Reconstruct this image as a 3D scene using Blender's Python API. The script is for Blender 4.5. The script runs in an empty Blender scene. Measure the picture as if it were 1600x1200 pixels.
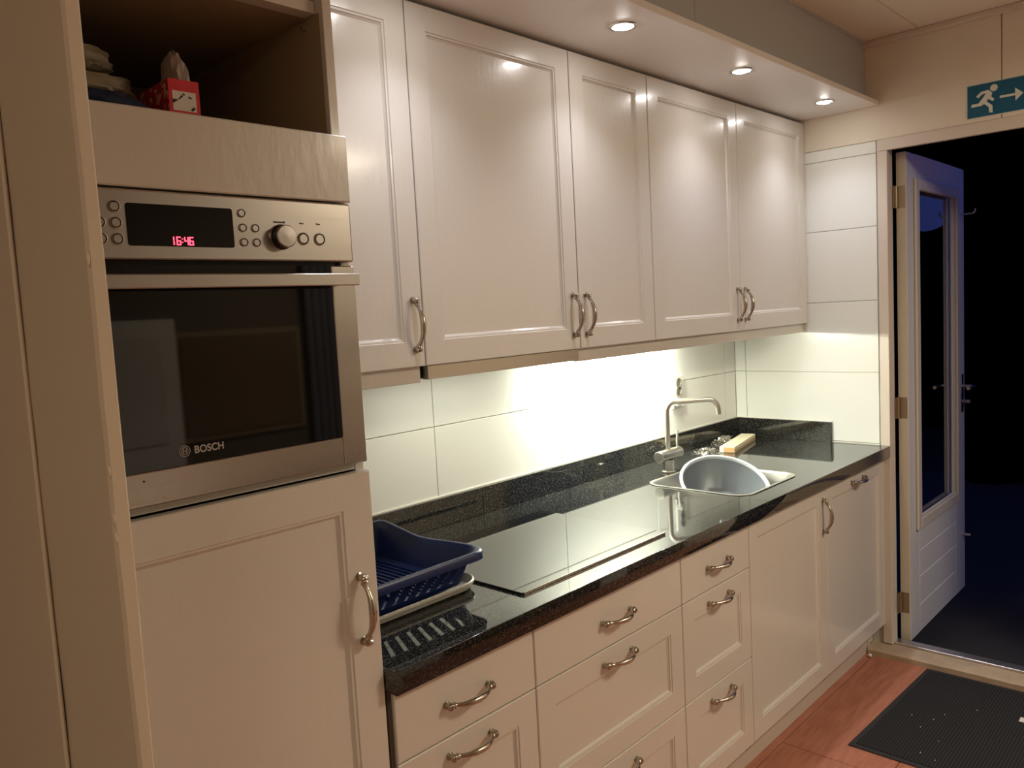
import bpy, bmesh, math, random
from mathutils import Vector, Matrix, noise
random.seed(7)
PI = math.pi
sc = bpy.context.scene
C = sc.collection

# ------------------------------------------------------------ camera, world, lights, exposure
cam_d = bpy.data.cameras.new('camera'); cam = bpy.data.objects.new('camera', cam_d); C.objects.link(cam)
cam.location = (-0.5523, -1.8509, 1.5432); cam.rotation_euler = (1.4814, 0.0539, -0.8166)
cam_d.sensor_width = 36; cam_d.lens = 36 * 1258.03 / 1600; cam_d.clip_start = 0.02
sc.camera = cam
sc.view_settings.view_transform = 'Standard'; sc.view_settings.look = 'None'
sc.view_settings.exposure = 0.0; sc.view_settings.gamma = 1.0; sc.view_settings.use_curve_mapping = False
w = bpy.data.worlds.new('dusk'); sc.world = w; w.use_nodes = True
bg = w.node_tree.nodes['Background']; bg.inputs[0].default_value = (0.13, 0.19, 0.80, 1); bg.inputs[1].default_value = 0.26

def area(name, loc, rot, sx, sy, power, col, spread=None):
    l = bpy.data.lights.new(name, 'AREA'); l.shape = 'RECTANGLE'; l.size = sx; l.size_y = sy
    l.energy = power; l.color = col
    if spread: l.spread = spread
    o = bpy.data.objects.new(name, l); C.objects.link(o); o.location = loc; o.rotation_euler = rot
    return o
# the living room's own ceiling lamp, behind the camera
ROOM_P = 40; ROOM_C = (1.0, 0.87, 0.66)
lr = area('room_fill_light', (2.0, -2.6, 2.40), (0, 0, 0), 0.5, 0.5, ROOM_P, ROOM_C)
lr_fill = area('room_fill_light', (-1.4, -2.6, 2.40), (0, 0, 0), 0.5, 0.5, ROOM_P * .38, ROOM_C)  # second lamp, added as fill for the left-facing surfaces
SPOT_P = 10; SPOT_C = (0.95, 0.96, 1.08)
TUBE_S = 500; TUBE_C = (0.98, 1.0, 0.84)

# ------------------------------------------------------------ materials
def nt(name):
    m = bpy.data.materials.new(name); m.use_nodes = True
    n = m.node_tree.nodes; return m, n, m.node_tree.links, n['Principled BSDF']
def mat(name, col, rough=0.5, metal=0.0, bump=0, bscale=40, bstretch=(1, 1, 1), var=0, vscale=6, coat=0, ior=1.5, aniso=0, rvar=0):
    m, n, L, p = nt(name)
    p.inputs['Base Color'].default_value = (*col, 1); p.inputs['Roughness'].default_value = rough
    p.inputs['Metallic'].default_value = metal; p.inputs['IOR'].default_value = ior
    p.inputs['Coat Weight'].default_value = coat; p.inputs['Coat Roughness'].default_value = 0.12
    tc = n.new('ShaderNodeTexCoord'); mp = n.new('ShaderNodeMapping'); L.new(tc.outputs['Object'], mp.inputs[0])
    mp.inputs['Scale'].default_value = bstretch
    if bump:
        t = n.new('ShaderNodeTexNoise'); t.inputs['Scale'].default_value = bscale; t.inputs['Detail'].default_value = 4
        L.new(mp.outputs[0], t.inputs[0])
        b = n.new('ShaderNodeBump'); b.inputs['Strength'].default_value = bump; b.inputs['Distance'].default_value = 0.002
        L.new(t.outputs[0], b.inputs['Height']); L.new(b.outputs[0], p.inputs['Normal'])
    if var or rvar:
        t = n.new('ShaderNodeTexNoise'); t.inputs['Scale'].default_value = vscale; t.inputs['Detail'].default_value = 5
        L.new(mp.outputs[0], t.inputs[0])
        if var:
            r = n.new('ShaderNodeMix'); r.data_type = 'RGBA'
            r.inputs[6].default_value = (*[c * (1 - var) for c in col], 1); r.inputs[7].default_value = (*[min(1, c * (1 + var)) for c in col], 1)
            L.new(t.outputs[0], r.inputs[0]); L.new(r.outputs[2], p.inputs['Base Color'])
        if rvar:
            q = n.new('ShaderNodeMapRange'); q.inputs[3].default_value = max(0.02, rough - rvar); q.inputs[4].default_value = rough + rvar
            q.inputs[1].default_value = 0.3; q.inputs[2].default_value = 0.7
            L.new(t.outputs[0], q.inputs[0]); L.new(q.outputs[0], p.inputs['Roughness'])
    return m
def emis(name, col, s):
    m, n, L, p = nt(name)
    p.inputs['Base Color'].default_value = (*col, 1); p.inputs['Emission Color'].default_value = (*col, 1)
    p.inputs['Emission Strength'].default_value = s; return m

PAINT = mat('cabinet_paint', (0.66, 0.625, 0.565), 0.28, bump=0.27, bscale=60, bstretch=(1, 1, 0.4), coat=0.35)
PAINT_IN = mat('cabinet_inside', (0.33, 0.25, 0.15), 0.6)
WALLP = mat('wall_paint', (0.80, 0.72, 0.59), 0.6, bump=0.15, bscale=30, var=0.03)
WOODP = mat('painted_frame', (0.68, 0.60, 0.51), 0.35, bump=0.35, bscale=25, bstretch=(1, 1, 0.2), var=0.03)
LINING = mat('lining_paint', (0.60, 0.49, 0.37), 0.42, bump=0.4, bscale=18, var=0.03)
CEILM = mat('ceiling_board', (0.82, 0.75, 0.64), 0.6, bump=0.1, bscale=60, var=0.04, vscale=3)
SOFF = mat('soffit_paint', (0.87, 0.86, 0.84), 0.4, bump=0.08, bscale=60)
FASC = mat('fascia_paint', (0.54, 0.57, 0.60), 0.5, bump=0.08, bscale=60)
TILEM = mat('white_tile', (0.84, 0.85, 0.80), 0.16, bump=0.05, bscale=5, var=0.02, vscale=3)
GROUT = mat('grout', (0.55, 0.54, 0.48), 0.8)
SEAL = mat('sealant', (0.82, 0.80, 0.72), 0.4)
STEEL = mat('brushed_steel', (0.44, 0.40, 0.36), 0.3, 1.0, bump=0.05, bscale=60, bstretch=(0.05, 1, 1), rvar=0.07, vscale=5)
CHROME = mat('satin_nickel', (0.62, 0.58, 0.53), 0.22, 1.0)
TAPM = mat('brushed_tap_steel', (0.66, 0.64, 0.58), 0.3, 1.0)
ANTIQ = mat('antique_nickel', (0.46, 0.41, 0.34), 0.26, 1.0, bump=0.15, bscale=300, var=0.25, vscale=90)
BLACKG = mat('black_glass', (0.004, 0.004, 0.004), 0.03, ior=1.5)
HOBG = mat('hob_glass', (0.01, 0.01, 0.01), 0.03, ior=1.8)
BLACK = mat('black_plastic', (0.01, 0.01, 0.01), 0.4)
DARKGAP = mat('dark_gap', (0.05, 0.035, 0.02), 0.8)
WHITE = mat('white_plastic', (0.78, 0.77, 0.72), 0.35)
GREYP = mat('grey_plastic', (0.11, 0.122, 0.135), 0.3, coat=0.3)
BLUEP = mat('blue_plastic', (0.004, 0.012, 0.065), 0.30, coat=0.0, ior=1.38)
TRAYM = mat('tray_plastic', (0.52, 0.50, 0.43), 0.4)
CREAM = mat('cream_card', (0.80, 0.72, 0.52), 0.6, var=0.05, vscale=20)
TANM = mat('tan_card', (0.50, 0.29, 0.12), 0.6, var=0.1, vscale=40)
REDM = mat('red_card', (0.62, 0.008, 0.02), 0.4, var=0.05)
NAVY = mat('navy_cloth', (0.008, 0.016, 0.05), 0.8)
PAPER = mat('print_paper', (0.75, 0.68, 0.60), 0.6)
INK = mat('print_ink', (0.02, 0.015, 0.01), 0.7)
CLOTHW = mat('folded_cloth', (0.34, 0.29, 0.20), 0.8, bump=0.3, bscale=60)
SIGNB = mat('sign_teal', (0.0, 0.10, 0.19), 0.35)
SIGNW = mat('sign_white', (0.72, 0.72, 0.62), 0.4)
DOORP = mat('outer_door_paint', (0.66, 0.66, 0.66), 0.45, bump=0.15, bscale=25, bstretch=(1, 1, 0.2))
DOOREDGE = mat('door_edge_paint', (0.66, 0.60, 0.46), 0.45, var=0.05)
GROUND = mat('dark_paving', (0.018, 0.018, 0.02), 0.9, bump=0.5, bscale=25, var=0.3, vscale=9)
HEDGE = mat('dark_foliage', (0.002, 0.003, 0.001), 1.0)
HEDGE.node_tree.nodes['Principled BSDF'].inputs['Specular IOR Level'].default_value = 0
LED = emis('red_digits', (1.0, 0.06, 0.11), 3.2)
DIMLED = mat('display_window', (0.03, 0.012, 0.012), 0.2)
LAMPDISC = emis('lamp_face', (1.0, 0.96, 0.92), 90)
TUBEM = emis('tube_glow', TUBE_C, TUBE_S)
CURT = mat('curtain_cloth', (0.12, 0.12, 0.15), 0.9)
BROWN = mat('brown_board', (0.16, 0.10, 0.05), 0.6)
LOGO = mat('logo_grey', (0.42, 0.40, 0.37), 0.4)

def granite():
    m, n, L, p = nt('black_granite')
    tc = n.new('ShaderNodeTexCoord')
    v = n.new('ShaderNodeTexVoronoi'); v.inputs['Scale'].default_value = 420; L.new(tc.outputs['Object'], v.inputs[0])
    t = n.new('ShaderNodeTexNoise'); t.inputs['Scale'].default_value = 150; t.inputs['Detail'].default_value = 3; L.new(tc.outputs['Object'], t.inputs[0])
    r = n.new('ShaderNodeValToRGB'); r.color_ramp.elements[0].position = 0.0; r.color_ramp.elements[0].color = (0.60, 0.60, 0.52, 1)
    r.color_ramp.elements[1].position = 0.34; r.color_ramp.elements[1].color = (0.010, 0.010, 0.010, 1)
    L.new(v.outputs['Distance'], r.inputs[0])
    r2 = n.new('ShaderNodeValToRGB'); r2.color_ramp.elements[0].position = 0.42; r2.color_ramp.elements[0].color = (0, 0, 0, 1)
    r2.color_ramp.elements[1].position = 0.56; r2.color_ramp.elements[1].color = (1, 1, 1, 1)
    L.new(t.outputs[0], r2.inputs[0])
    mx = n.new('ShaderNodeMix'); mx.data_type = 'RGBA'; mx.inputs[6].default_value = (0.012, 0.012, 0.012, 1)
    L.new(r2.outputs[0], mx.inputs[0]); L.new(r.outputs[0], mx.inputs[7]); L.new(mx.outputs[2], p.inputs['Base Color'])
    p.inputs['Roughness'].default_value = 0.045; p.inputs['IOR'].default_value = 1.7
    return m
GRAN = granite()
def flooring():
    m, n, L, p = nt('terracotta_board')
    tc = n.new('ShaderNodeTexCoord'); oi = n.new('ShaderNodeObjectInfo')
    mp = n.new('ShaderNodeMapping'); mp.inputs['Scale'].default_value = (2, 14, 14); L.new(tc.outputs['Object'], mp.inputs[0])
    t = n.new('ShaderNodeTexNoise'); t.inputs['Scale'].default_value = 4; t.inputs['Detail'].default_value = 6; L.new(mp.outputs[0], t.inputs[0])
    r = n.new('ShaderNodeValToRGB'); r.color_ramp.elements[0].color = (0.36, 0.135, 0.078, 1); r.color_ramp.elements[1].color = (0.50, 0.205, 0.125, 1)
    r.color_ramp.elements[0].position = 0.3; r.color_ramp.elements[1].position = 0.7
    L.new(t.outputs[0], r.inputs[0]); L.new(r.outputs[0], p.inputs['Base Color'])
    p.inputs['Roughness'].default_value = 0.42
    return m
FLOORM = flooring()
def matting():
    m, n, L, p = nt('ribbed_matting')
    tc = n.new('ShaderNodeTexCoord')
    wv = n.new('ShaderNodeTexWave'); wv.inputs['Scale'].default_value = 32; wv.bands_direction = 'Y'; wv.inputs['Distortion'].default_value = 0.6
    L.new(tc.outputs['Object'], wv.inputs[0])
    t = n.new('ShaderNodeTexNoise'); t.inputs['Scale'].default_value = 260; L.new(tc.outputs['Object'], t.inputs[0])
    r = n.new('ShaderNodeValToRGB'); r.color_ramp.elements[0].color = (0.014, 0.0145, 0.016, 1); r.color_ramp.elements[1].color = (0.052, 0.053, 0.055, 1)
    ad = n.new('ShaderNodeMath'); ad.operation = 'MULTIPLY'; L.new(wv.outputs['Fac'], ad.inputs[0]); L.new(t.outputs[0], ad.inputs[1])
    L.new(ad.outputs[0], r.inputs[0]); L.new(r.outputs[0], p.inputs['Base Color'])
    b = n.new('ShaderNodeBump'); b.inputs['Strength'].default_value = 0.5; b.inputs['Distance'].default_value = 0.003
    L.new(ad.outputs[0], b.inputs['Height']); L.new(b.outputs[0], p.inputs['Normal'])
    p.inputs['Roughness'].default_value = 0.95; p.inputs['Specular IOR Level'].default_value = 0.2
    return m
MATM = matting()
def glassy(name, col, rough, alpha):
    m, n, L, p = nt(name)
    p.inputs['Base Color'].default_value = (*col, 1); p.inputs['Roughness'].default_value = rough
    p.inputs['Transmission Weight'].default_value = alpha; p.inputs['IOR'].default_value = 1.45
    return m
PANE = glassy('door_glass', (0.9, 0.95, 1.0), 0.0, 1.0)
FILM = glassy('clear_film', (0.62, 0.55, 0.50), 0.25, 0.75)
def redpattern():
    m, n, L, p = nt('red_flower_print')
    tc = n.new('ShaderNodeTexCoord')
    t = n.new('ShaderNodeTexNoise'); t.inputs['Scale'].default_value = 75; t.inputs['Detail'].default_value = 2; L.new(tc.outputs['Object'], t.inputs[0])
    r = n.new('ShaderNodeValToRGB'); r.color_ramp.elements[0].position = 0.53; r.color_ramp.elements[0].color = (0.40, 0.008, 0.012, 1)
    r.color_ramp.elements[1].position = 0.60; r.color_ramp.elements[1].color = (0.75, 0.38, 0.30, 1)
    L.new(t.outputs[0], r.inputs[0]); L.new(r.outputs[0], p.inputs['Base Color']); p.inputs['Roughness'].default_value = 0.45
    return m
REDPRINT = redpattern()

# ------------------------------------------------------------ helpers
WO = {}      # world origin of every object built here
def thing(name, label, cat, loc=(0, 0, 0), group=None, kind=None):
    o = bpy.data.objects.new(name, None); C.objects.link(o); o.location = loc; o.empty_display_size = 0.05
    if label: o['label'] = label
    if cat: o['category'] = cat
    if group: o['group'] = group
    if kind: o['kind'] = kind
    WO[o.name] = Vector(loc); return o
def link(name, me, m, parent=None, org=(0, 0, 0), label=None, cat=None, group=None, kind=None):
    if m is not None and not me.materials: me.materials.append(m)
    o = bpy.data.objects.new(name, me); C.objects.link(o)
    org = Vector(org); WO[o.name] = org
    if parent: o.parent = parent; o.location = org - WO[parent.name]
    else: o.location = org
    if label: o['label'] = label
    if cat: o['category'] = cat
    if group: o['group'] = group
    if kind: o['kind'] = kind
    return o
class MB:
    def __init__(s): s.bm = bmesh.new()
    def box(s, x0, x1, y0, y1, z0, z1, bev=0.0, seg=1):
        r = bmesh.ops.create_cube(s.bm, size=1.0)
        vs = r['verts']
        for v in vs:
            v.co = Vector(((x0 + x1) / 2 + v.co.x * (x1 - x0), (y0 + y1) / 2 + v.co.y * (y1 - y0), (z0 + z1) / 2 + v.co.z * (z1 - z0)))
        if bev:
            es = list({e for v in vs for e in v.link_edges})
            bmesh.ops.bevel(s.bm, geom=es, offset=bev, segments=seg, affect='EDGES', profile=0.5)
        return s
    def tube(s, pts, rad, seg=12, caps=True, flat=None):
        pts = [Vector(p) for p in pts]
        if not hasattr(rad, '__len__'): rad = [rad] * len(pts)
        rings = []; up = None
        for i, p in enumerate(pts):
            a = pts[max(i - 1, 0)]; b = pts[min(i + 1, len(pts) - 1)]; t = (b - a).normalized()
            if up is None:
                up = Vector((0, 0, 1)) if abs(t.z) < 0.9 else Vector((1, 0, 0))
            n1 = (up - t * up.dot(t)).normalized(); n2 = t.cross(n1); up = n1
            f = flat or 1.0
            rings.append([s.bm.verts.new(p + (n1 * math.cos(2 * PI * k / seg) + n2 * f * math.sin(2 * PI * k / seg)) * rad[i]) for k in range(seg)])
        for i in range(len(rings) - 1):
            for k in range(seg):
                s.bm.faces.new((rings[i][k], rings[i][(k + 1) % seg], rings[i + 1][(k + 1) % seg], rings[i + 1][k]))
        if caps: s.bm.faces.new(rings[0][::-1]); s.bm.faces.new(rings[-1])
        return s
    def cyl(s, a, b, r, seg=24, r2=None): return s.tube([a, b], [r, r if r2 is None else r2], seg)
    def lathe(s, prof, org, seg=32, rot=None, caps=False):
        org = Vector(org); rings = []
        for r, z in prof:
            ring = []
            for k in range(seg):
                v = Vector((r * math.cos(2 * PI * k / seg), r * math.sin(2 * PI * k / seg), z))
                if rot: v = rot @ v
                ring.append(s.bm.verts.new(org + v))
            rings.append(ring)
        for i in range(len(rings) - 1):
            for k in range(seg): s.bm.faces.new((rings[i][k], rings[i][(k + 1) % seg], rings[i + 1][(k + 1) % seg], rings[i + 1][k]))
        if caps: s.bm.faces.new(rings[0][::-1]); s.bm.faces.new(rings[-1])
        return s
    def prism(s, pts, f, d):
        """pts 2D list; f maps (a,b,t) -> 3D; extruded from t=0 to t=d"""
        a = [s.bm.verts.new(f(p[0], p[1], 0)) for p in pts]; b = [s.bm.verts.new(f(p[0], p[1], d)) for p in pts]
        s.bm.faces.new(a); s.bm.faces.new(b[::-1])
        for i in range(len(pts)):
            j = (i + 1) % len(pts); s.bm.faces.new((a[i], b[i], b[j], a[j]))
        return s
    def mesh(s, name, org=(0, 0, 0), smooth=False, tri=False):
        bmesh.ops.recalc_face_normals(s.bm, faces=s.bm.faces)
        o = Vector(org)
        for v in s.bm.verts: v.co -= o
        me = bpy.data.meshes.new(name); s.bm.to_mesh(me); s.bm.free()
        if smooth:
            for p in me.polygons: p.use_smooth = True
            try: me.set_sharp_from_angle(angle=math.radians(smooth if smooth > 1 else 40))
            except Exception: pass
        return me
    def obj(s, name, m, parent=None, org=None, smooth=False, **k):
        if org is None:
            if parent: org = WO[parent.name]
            else:
                xs = [v.co.copy() for v in s.bm.verts]
                org = (sum(v.x for v in xs) / len(xs), sum(v.y for v in xs) / len(xs), min(v.z for v in xs))
        return link(name, s.mesh(name, org, smooth), m, parent, org, **k)
def bx(name, m, b, parent=None, bev=0.0, **k): return MB().box(*b, bev=bev).obj(name, m, parent, **k)
def struct(name, m, b, parent=None, bev=0.0): return MB().box(*b, bev=bev).obj(name, m, parent, kind=None if parent else 'structure')
def rrect(x0, x1, y0, y1, r, n=6):
    out = []
    for cx, cy, a0 in ((x1 - r, y1 - r, 0), (x0 + r, y1 - r, 90), (x0 + r, y0 + r, 180), (x1 - r, y0 + r, 270)):
        for k in range(n + 1):
            a = math.radians(a0 + 90 * k / n); out.append((cx + r * math.cos(a), cy + r * math.sin(a)))
    return out
def plate(outline, hole, z0, z1, bev=0.0):
    """flat slab with an optional hole"""
    cu = bpy.data.curves.new('c', 'CURVE'); cu.dimensions = '2D'; cu.fill_mode = 'BOTH'
    cu.extrude = (z1 - z0) / 2 - bev; cu.bevel_depth = bev; cu.bevel_resolution = 1; cu.offset = -bev
    for pts in (outline, hole):
        if not pts: continue
        sp = cu.splines.new('POLY'); sp.points.add(len(pts) - 1)
        for i, p in enumerate(pts): sp.points[i].co = (p[0], p[1], 0, 1)
        sp.use_cyclic_u = True
    o = bpy.data.objects.new('c', cu); C.objects.link(o)
    dg = bpy.context.evaluated_depsgraph_get(); me = bpy.data.meshes.new_from_object(o.evaluated_get(dg))
    bpy.data.objects.remove(o); me.materials.clear()
    bm = bmesh.new(); bm.from_mesh(me); bpy.data.meshes.remove(me)
    bmesh.ops.remove_doubles(bm, verts=bm.verts, dist=1e-5)
    for v in bm.verts: v.co.z += (z0 + z1) / 2
    s = MB(); s.bm.free(); s.bm = bm; return s

# cabinet fronts ------------------------------------------------------------
def front_mb(x0, x1, z0, z1, yf, th=0.02, m=None):
    s = MB(); bm = s.bm
    loops = [(0, th), (0, 0.002), (0.002, 0)]
    if m: loops += [(m, 0), (m + 0.0015, 0.0025), (m + 0.006, 0.003), (m + 0.0075, 0.006), (m + 0.012, 0.0095), (m + 0.0145, 0.0095)]
    rings = []
    for ins, d in loops:
        rings.append([bm.verts.new((x, yf + d, z)) for x, z in ((x0 + ins, z0 + ins), (x1 - ins, z0 + ins), (x1 - ins, z1 - ins), (x0 + ins, z1 - ins))])
    for a, b in zip(rings, rings[1:]):
        for k in range(4): bm.faces.new((a[k], a[(k + 1) % 4], b[(k + 1) % 4], b[k]))
    bm.faces.new(rings[-1]); bm.faces.new(rings[0][::-1])
    return s
def handle_mesh(vertical):
    s = MB()
    prof = [(-.0650, .013, .002), (-.0645, .013, .0055), (-.0610, .013, .0088), (-.0570, .0135, .0088), (-.0545, .014, .0052), (-.0530, .0145, .0050),
            (-.0505, .015, .0074), (-.0480, .016, .0064), (-.0450, .018, .0048), (-.0380, .023, .0045), (-.0280, .0285, .0054), (-.0150, .0325, .0066), (0, .034, .0072)]
    prof = prof + [(-t, o, r) for t, o, r in prof[-2::-1]]
    f = (lambda t, o: (0, -o, t)) if vertical else (lambda t, o: (t, -o, 0))
    s.tube([f(t, o) for t, o, r in prof], [r for t, o, r in prof], 14)
    for sg in (-1, 1):
        s.tube([f(sg * .059, -.001), f(sg * .059, .002), f(sg * .059, .0035), f(sg * .059, .010)], [.0085, .0085, .0055, .0055], 14)
    return s.mesh('handle', smooth=50)
HV = handle_mesh(True); HH = handle_mesh(False); HV.materials.append(ANTIQ); HH.materials.append(ANTIQ)
def handle(parent, x, y, z, vertical): return link('handle', HV if vertical else HH, None, parent, (x, y, z))

# ------------------------------------------------------------ measures taken from the photograph
XR = 2.942; XT = 0.305; YT = -0.673; YU = -0.359; ZB = 1.424; ZT = 2.283; ZW = 0.900; YW = -0.699; WT = 0.0474
ZC = 2.554; ZSB = 2.296
U = [XT + .003, .7227, 1.3272, 1.7277, 2.3273, 2.938]
B = [.3114, .7147, 1.3277, 1.7275, 2.3275, 2.938]

# ------------------------------------------------------------ setting
rm = -3.62
wf = thing('floor', None, None, (0, 0, 0), kind='structure')
bx('subfloor', DARKGAP, (-2.4, 3.03, rm - .1, 0.1, -0.06, -0.012), wf)
pw = 0.35; pl = 1.29
cache = {}
for r in range(-2, 10):
    y1 = -0.64 - pw * r; y0 = y1 - pw
    if y1 > 0: y1 = 0
    if y0 < rm: y0 = rm
    off = 1.994 - pl * 4 + [0, .43, .86][r % 3]
    x = off
    while x < 2.9:
        a, b = max(x, -2.35), min(x + pl, 2.945)
        if b - a > 0.02 and y1 - y0 > 0.02:
            MB().box(a + .0012, b - .0012, y0 + .0015, y1 - .0015, -0.012, 0, bev=0.0012).obj('floor_plank', FLOORM, wf, org=(a, y0, 0))
        x += pl
cl = thing('ceiling', None, None, (0, 0, ZC), kind='structure')
bx('ceiling_deck', DARKGAP, (-2.4, 3.02, rm - .1, 0.1, ZC + .012, ZC + .08), cl)
ys = [0.0, -0.20, -0.825, -1.445, -2.065, -2.685, -3.305, rm]
for i in range(len(ys) - 1):
    for xa, xb in ((-2.4, -0.05), (-0.05, 2.39 + 0.555)):
        MB().box(xa + .001, xb - .001, ys[i + 1] + .0012, ys[i] - .0012, ZC, ZC + .012, bev=.0008).obj('ceiling_panel', CEILM, cl)

wb = thing('wall_back', None, None, (0, 0.008, 0), kind='structure')
bx('wall_core', GROUT, (-2.4, 3.05, 0.007, 0.12, -0.05, ZC + .02), wb)
def tile(x0, x1, y0, y1, z0, z1, parent): MB().box(x0, x1, y0, y1, z0, z1, bev=0.0012).obj('tile', TILEM, parent, org=((x0 + x1) / 2, (y0 + y1) / 2, (z0 + z1) / 2))
G = .0011
tx = [.309, .445, 1.045, 1.645, 2.245, 2.843, XR]; tz = [.905, 1.207, 1.510]
for i in range(6):
    for j in range(2): tile(tx[i] + G, tx[i + 1] - G, 0, .007, tz[j] + G, tz[j + 1] - G, wb)

wr = thing('wall_right', None, None, (XR, -0.6, 0), kind='structure')
bx('wall_core', GROUT, (XR + .005, XR + .06, -0.6985, 0.007, 0.0, 2.165), wr)
bx('wall_core', WALLP, (XR + .005, XR + .06, rm, -1.6, 0.0, 2.165), wr)
bx('wall_core', DARKGAP, (XR + .010, XR + .06, rm, 0.007, 2.165, ZC + .02), wr)
for a, b, z0 in ((0, -1.105, 2.160), (-1.105, -2.325, 2.160), (-2.325, rm, 2.160)):
    MB().box(XR, XR + .010, b + .0015, a - .0015, z0, ZC, bev=.001).obj('wall_panel', WALLP, wr)
for a, b in ((-1.64, -2.325), (-2.325, rm)):
    MB().box(XR, XR + .005, b + .0015, a - .0015, 0, 2.158, bev=.001).obj('wall_panel', WALLP, wr)
rz = [.905, 1.207, 1.510, 1.815, 2.110, 2.159]; ry = [0, -.055, -.657]
for i in range(2):
    for j in range(5): tile(XR, XR + .005, ry[i + 1] + G, ry[i] - G, rz[j] + G, rz[j + 1] - G, wr)
bx('cornice', WOODP, (XR - .022, XR, rm, -.614, ZC - .022, ZC), None, bev=.003, kind='structure').name = 'trim_1'

# left partition panel whose front edge the camera looks past
wl = thing('wall_left', None, None, (-.32, -.6, 0), kind='structure')
def wavy_panel():
    s = MB(); bm = s.bm; n = 60; rows = []
    for i in range(n + 1):
        z = ZC * i / n; j = noise.noise(Vector((3.1, z * 4.5, 0))) * .0016 + noise.noise(Vector((9.1, z * 17, 0))) * .0007
        k = noise.noise(Vector((7.7, z * 6, 2))) * .0010
        x0 = -.3225 + j; x1 = -.3095 + k; y0 = -1.2
        rows.append([bm.verts.new(p) for p in ((x1, 0, z), (x0 - .0, 0, z), (x0, y0 + .004, z), (x0 + .002, y0, z), (x1 - .002, y0, z), (x1, y0 + .003, z))])
    for a, b in zip(rows, rows[1:]):
        for k in range(6): bm.faces.new((a[k], a[(k + 1) % 6], b[(k + 1) % 6], b[k]))
    bm.faces.new(rows[0][::-1]); bm.faces.new(rows[-1]); return s
wavy_panel().obj('lining_board', LINING, wl)
MB().box(-.3275, -.3235, -1.031, -.02, 0, ZC, bev=.0015).obj('cover_board', LINING, wl)
dr = MB()
for z, y in ((2.02, -1.2), (1.79 + .04, -1.2), (1.437, -1.2), (1.40, -1.2), (1.385, -1.2), (1.60, -1.2)):
    dr.lathe([(.0001, -.006), (.0013, -.003), (.0016, 0), (.0011, .003), (.0001, .005)], (-.3222, y + .001, z), 8)
dr.obj('paint_drip', LINING, wl, smooth=60)
# the rest of the room behind the camera
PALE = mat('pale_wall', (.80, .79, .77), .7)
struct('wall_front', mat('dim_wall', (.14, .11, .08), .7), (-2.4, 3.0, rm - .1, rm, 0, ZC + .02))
ws = thing('wall_side', None, None, (-2.4, -2, 0), kind='structure')
bx('wall_core', PALE, (-2.5, -2.4, rm, .1, -.02, ZC + .02), ws)
d2 = thing('door_2', None, None, (0.95, rm, 0), kind='structure')
s = MB()
s.box(.68, 1.27, rm + .02, rm + .05, .02, 1.60, bev=.004); s.obj('door_leaf', WHITE, d2)
MB().box(.72, 1.19, rm + .05, rm + .058, .97, 1.52, bev=.003).obj('door_panel', mat('pane_pale', (.7, .68, .62), .5), d2)
bt = thing('wall_cabinet', 'brown framed board on the wall behind the camera, seen only in reflections', 'board', (1.6, rm, 1.0))
bx('board', BROWN, (1.30, 1.98, rm, rm + .03, .98, 1.50), bt); bx('frame', mat('brown_frame', (.30, .22, .13), .5), (1.27, 2.01, rm, rm + .02, .95, 1.53), bt)
cu = MB()
for k in range(7): cu.cyl((2.06 + k * .05, rm + .06, .1), (2.05 + k * .052, rm + .06, 2.3), .022 + .004 * (k % 2), 12)
cu.obj('curtain', CURT, None, smooth=60, label='dark curtain in folds behind the camera, seen only in reflections', cat='curtain')

# doorway in the right wall
d1 = thing('door_1', None, None, (XR, -1.15, 0), kind='structure')
bx('architrave', WOODP, (XR - .006, XR + .012, -.700, -.662, 0.04, 2.112), d1, bev=.002)
bx('architrave', WOODP, (XR - .006, XR + .012, -1.640, -1.600, 0.04, 2.112), d1, bev=.002)
bx('head', WOODP, (XR - .006, XR + .012, -1.640, -.662, 2.1125, 2.159), d1, bev=.002)
bx('jamb', WOODP, (XR + .012, XR + .048, -.700, -.672, 0.04, 2.112), d1, bev=.001)
bx('jamb', WOODP, (XR + .012, XR + .072, -1.640, -1.600, 0.04, 2.112), d1, bev=.001)
bx('head_lining', WOODP, (XR + .012, XR + .072, -1.600, -.700, 2.122, 2.159), d1, bev=.001)
# rough timber sill with a metal strip
def sill():
    s = MB(); bm = s.bm; n = 40; rows = []
    for i in range(n + 1):
        y = -.618 - (1.70 - .618) * i / n; j = noise.noise(Vector((y * 9, 1, 0))) * .004; k = noise.noise(Vector((y * 30, 5, 0))) * .002
        x0 = 2.872 + j
        rows.append([bm.verts.new(p) for p in ((XR + .05, y, 0.0), (x0, y, 0.0), (x0 - .001, y, .022 + k), (x0 + .008, y, .030 + k), (2.90 + j, y, .033), (XR - .01 + j, y, .036), (XR + .05, y, .036))])
    for a, b in zip(rows, rows[1:]):
        for k in range(7): bm.faces.new((a[k], a[(k + 1) % 7], b[(k + 1) % 7], b[k]))
    bm.faces.new(rows[0][::-1]); bm.faces.new(rows[-1]); return s
sill().obj('sill', mat('worn_sill', (.46, .36, .25), .6, bump=.5, bscale=30, var=.25, vscale=18), d1, smooth=30)
bx('threshold_strip', mat('worn_aluminium', (.62, .60, .60), .32, .9, bump=.4, bscale=60, var=.3, vscale=30), (XR + .012, XR + .062, -1.60, -.700, .036, .047), d1, bev=.002)

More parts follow.
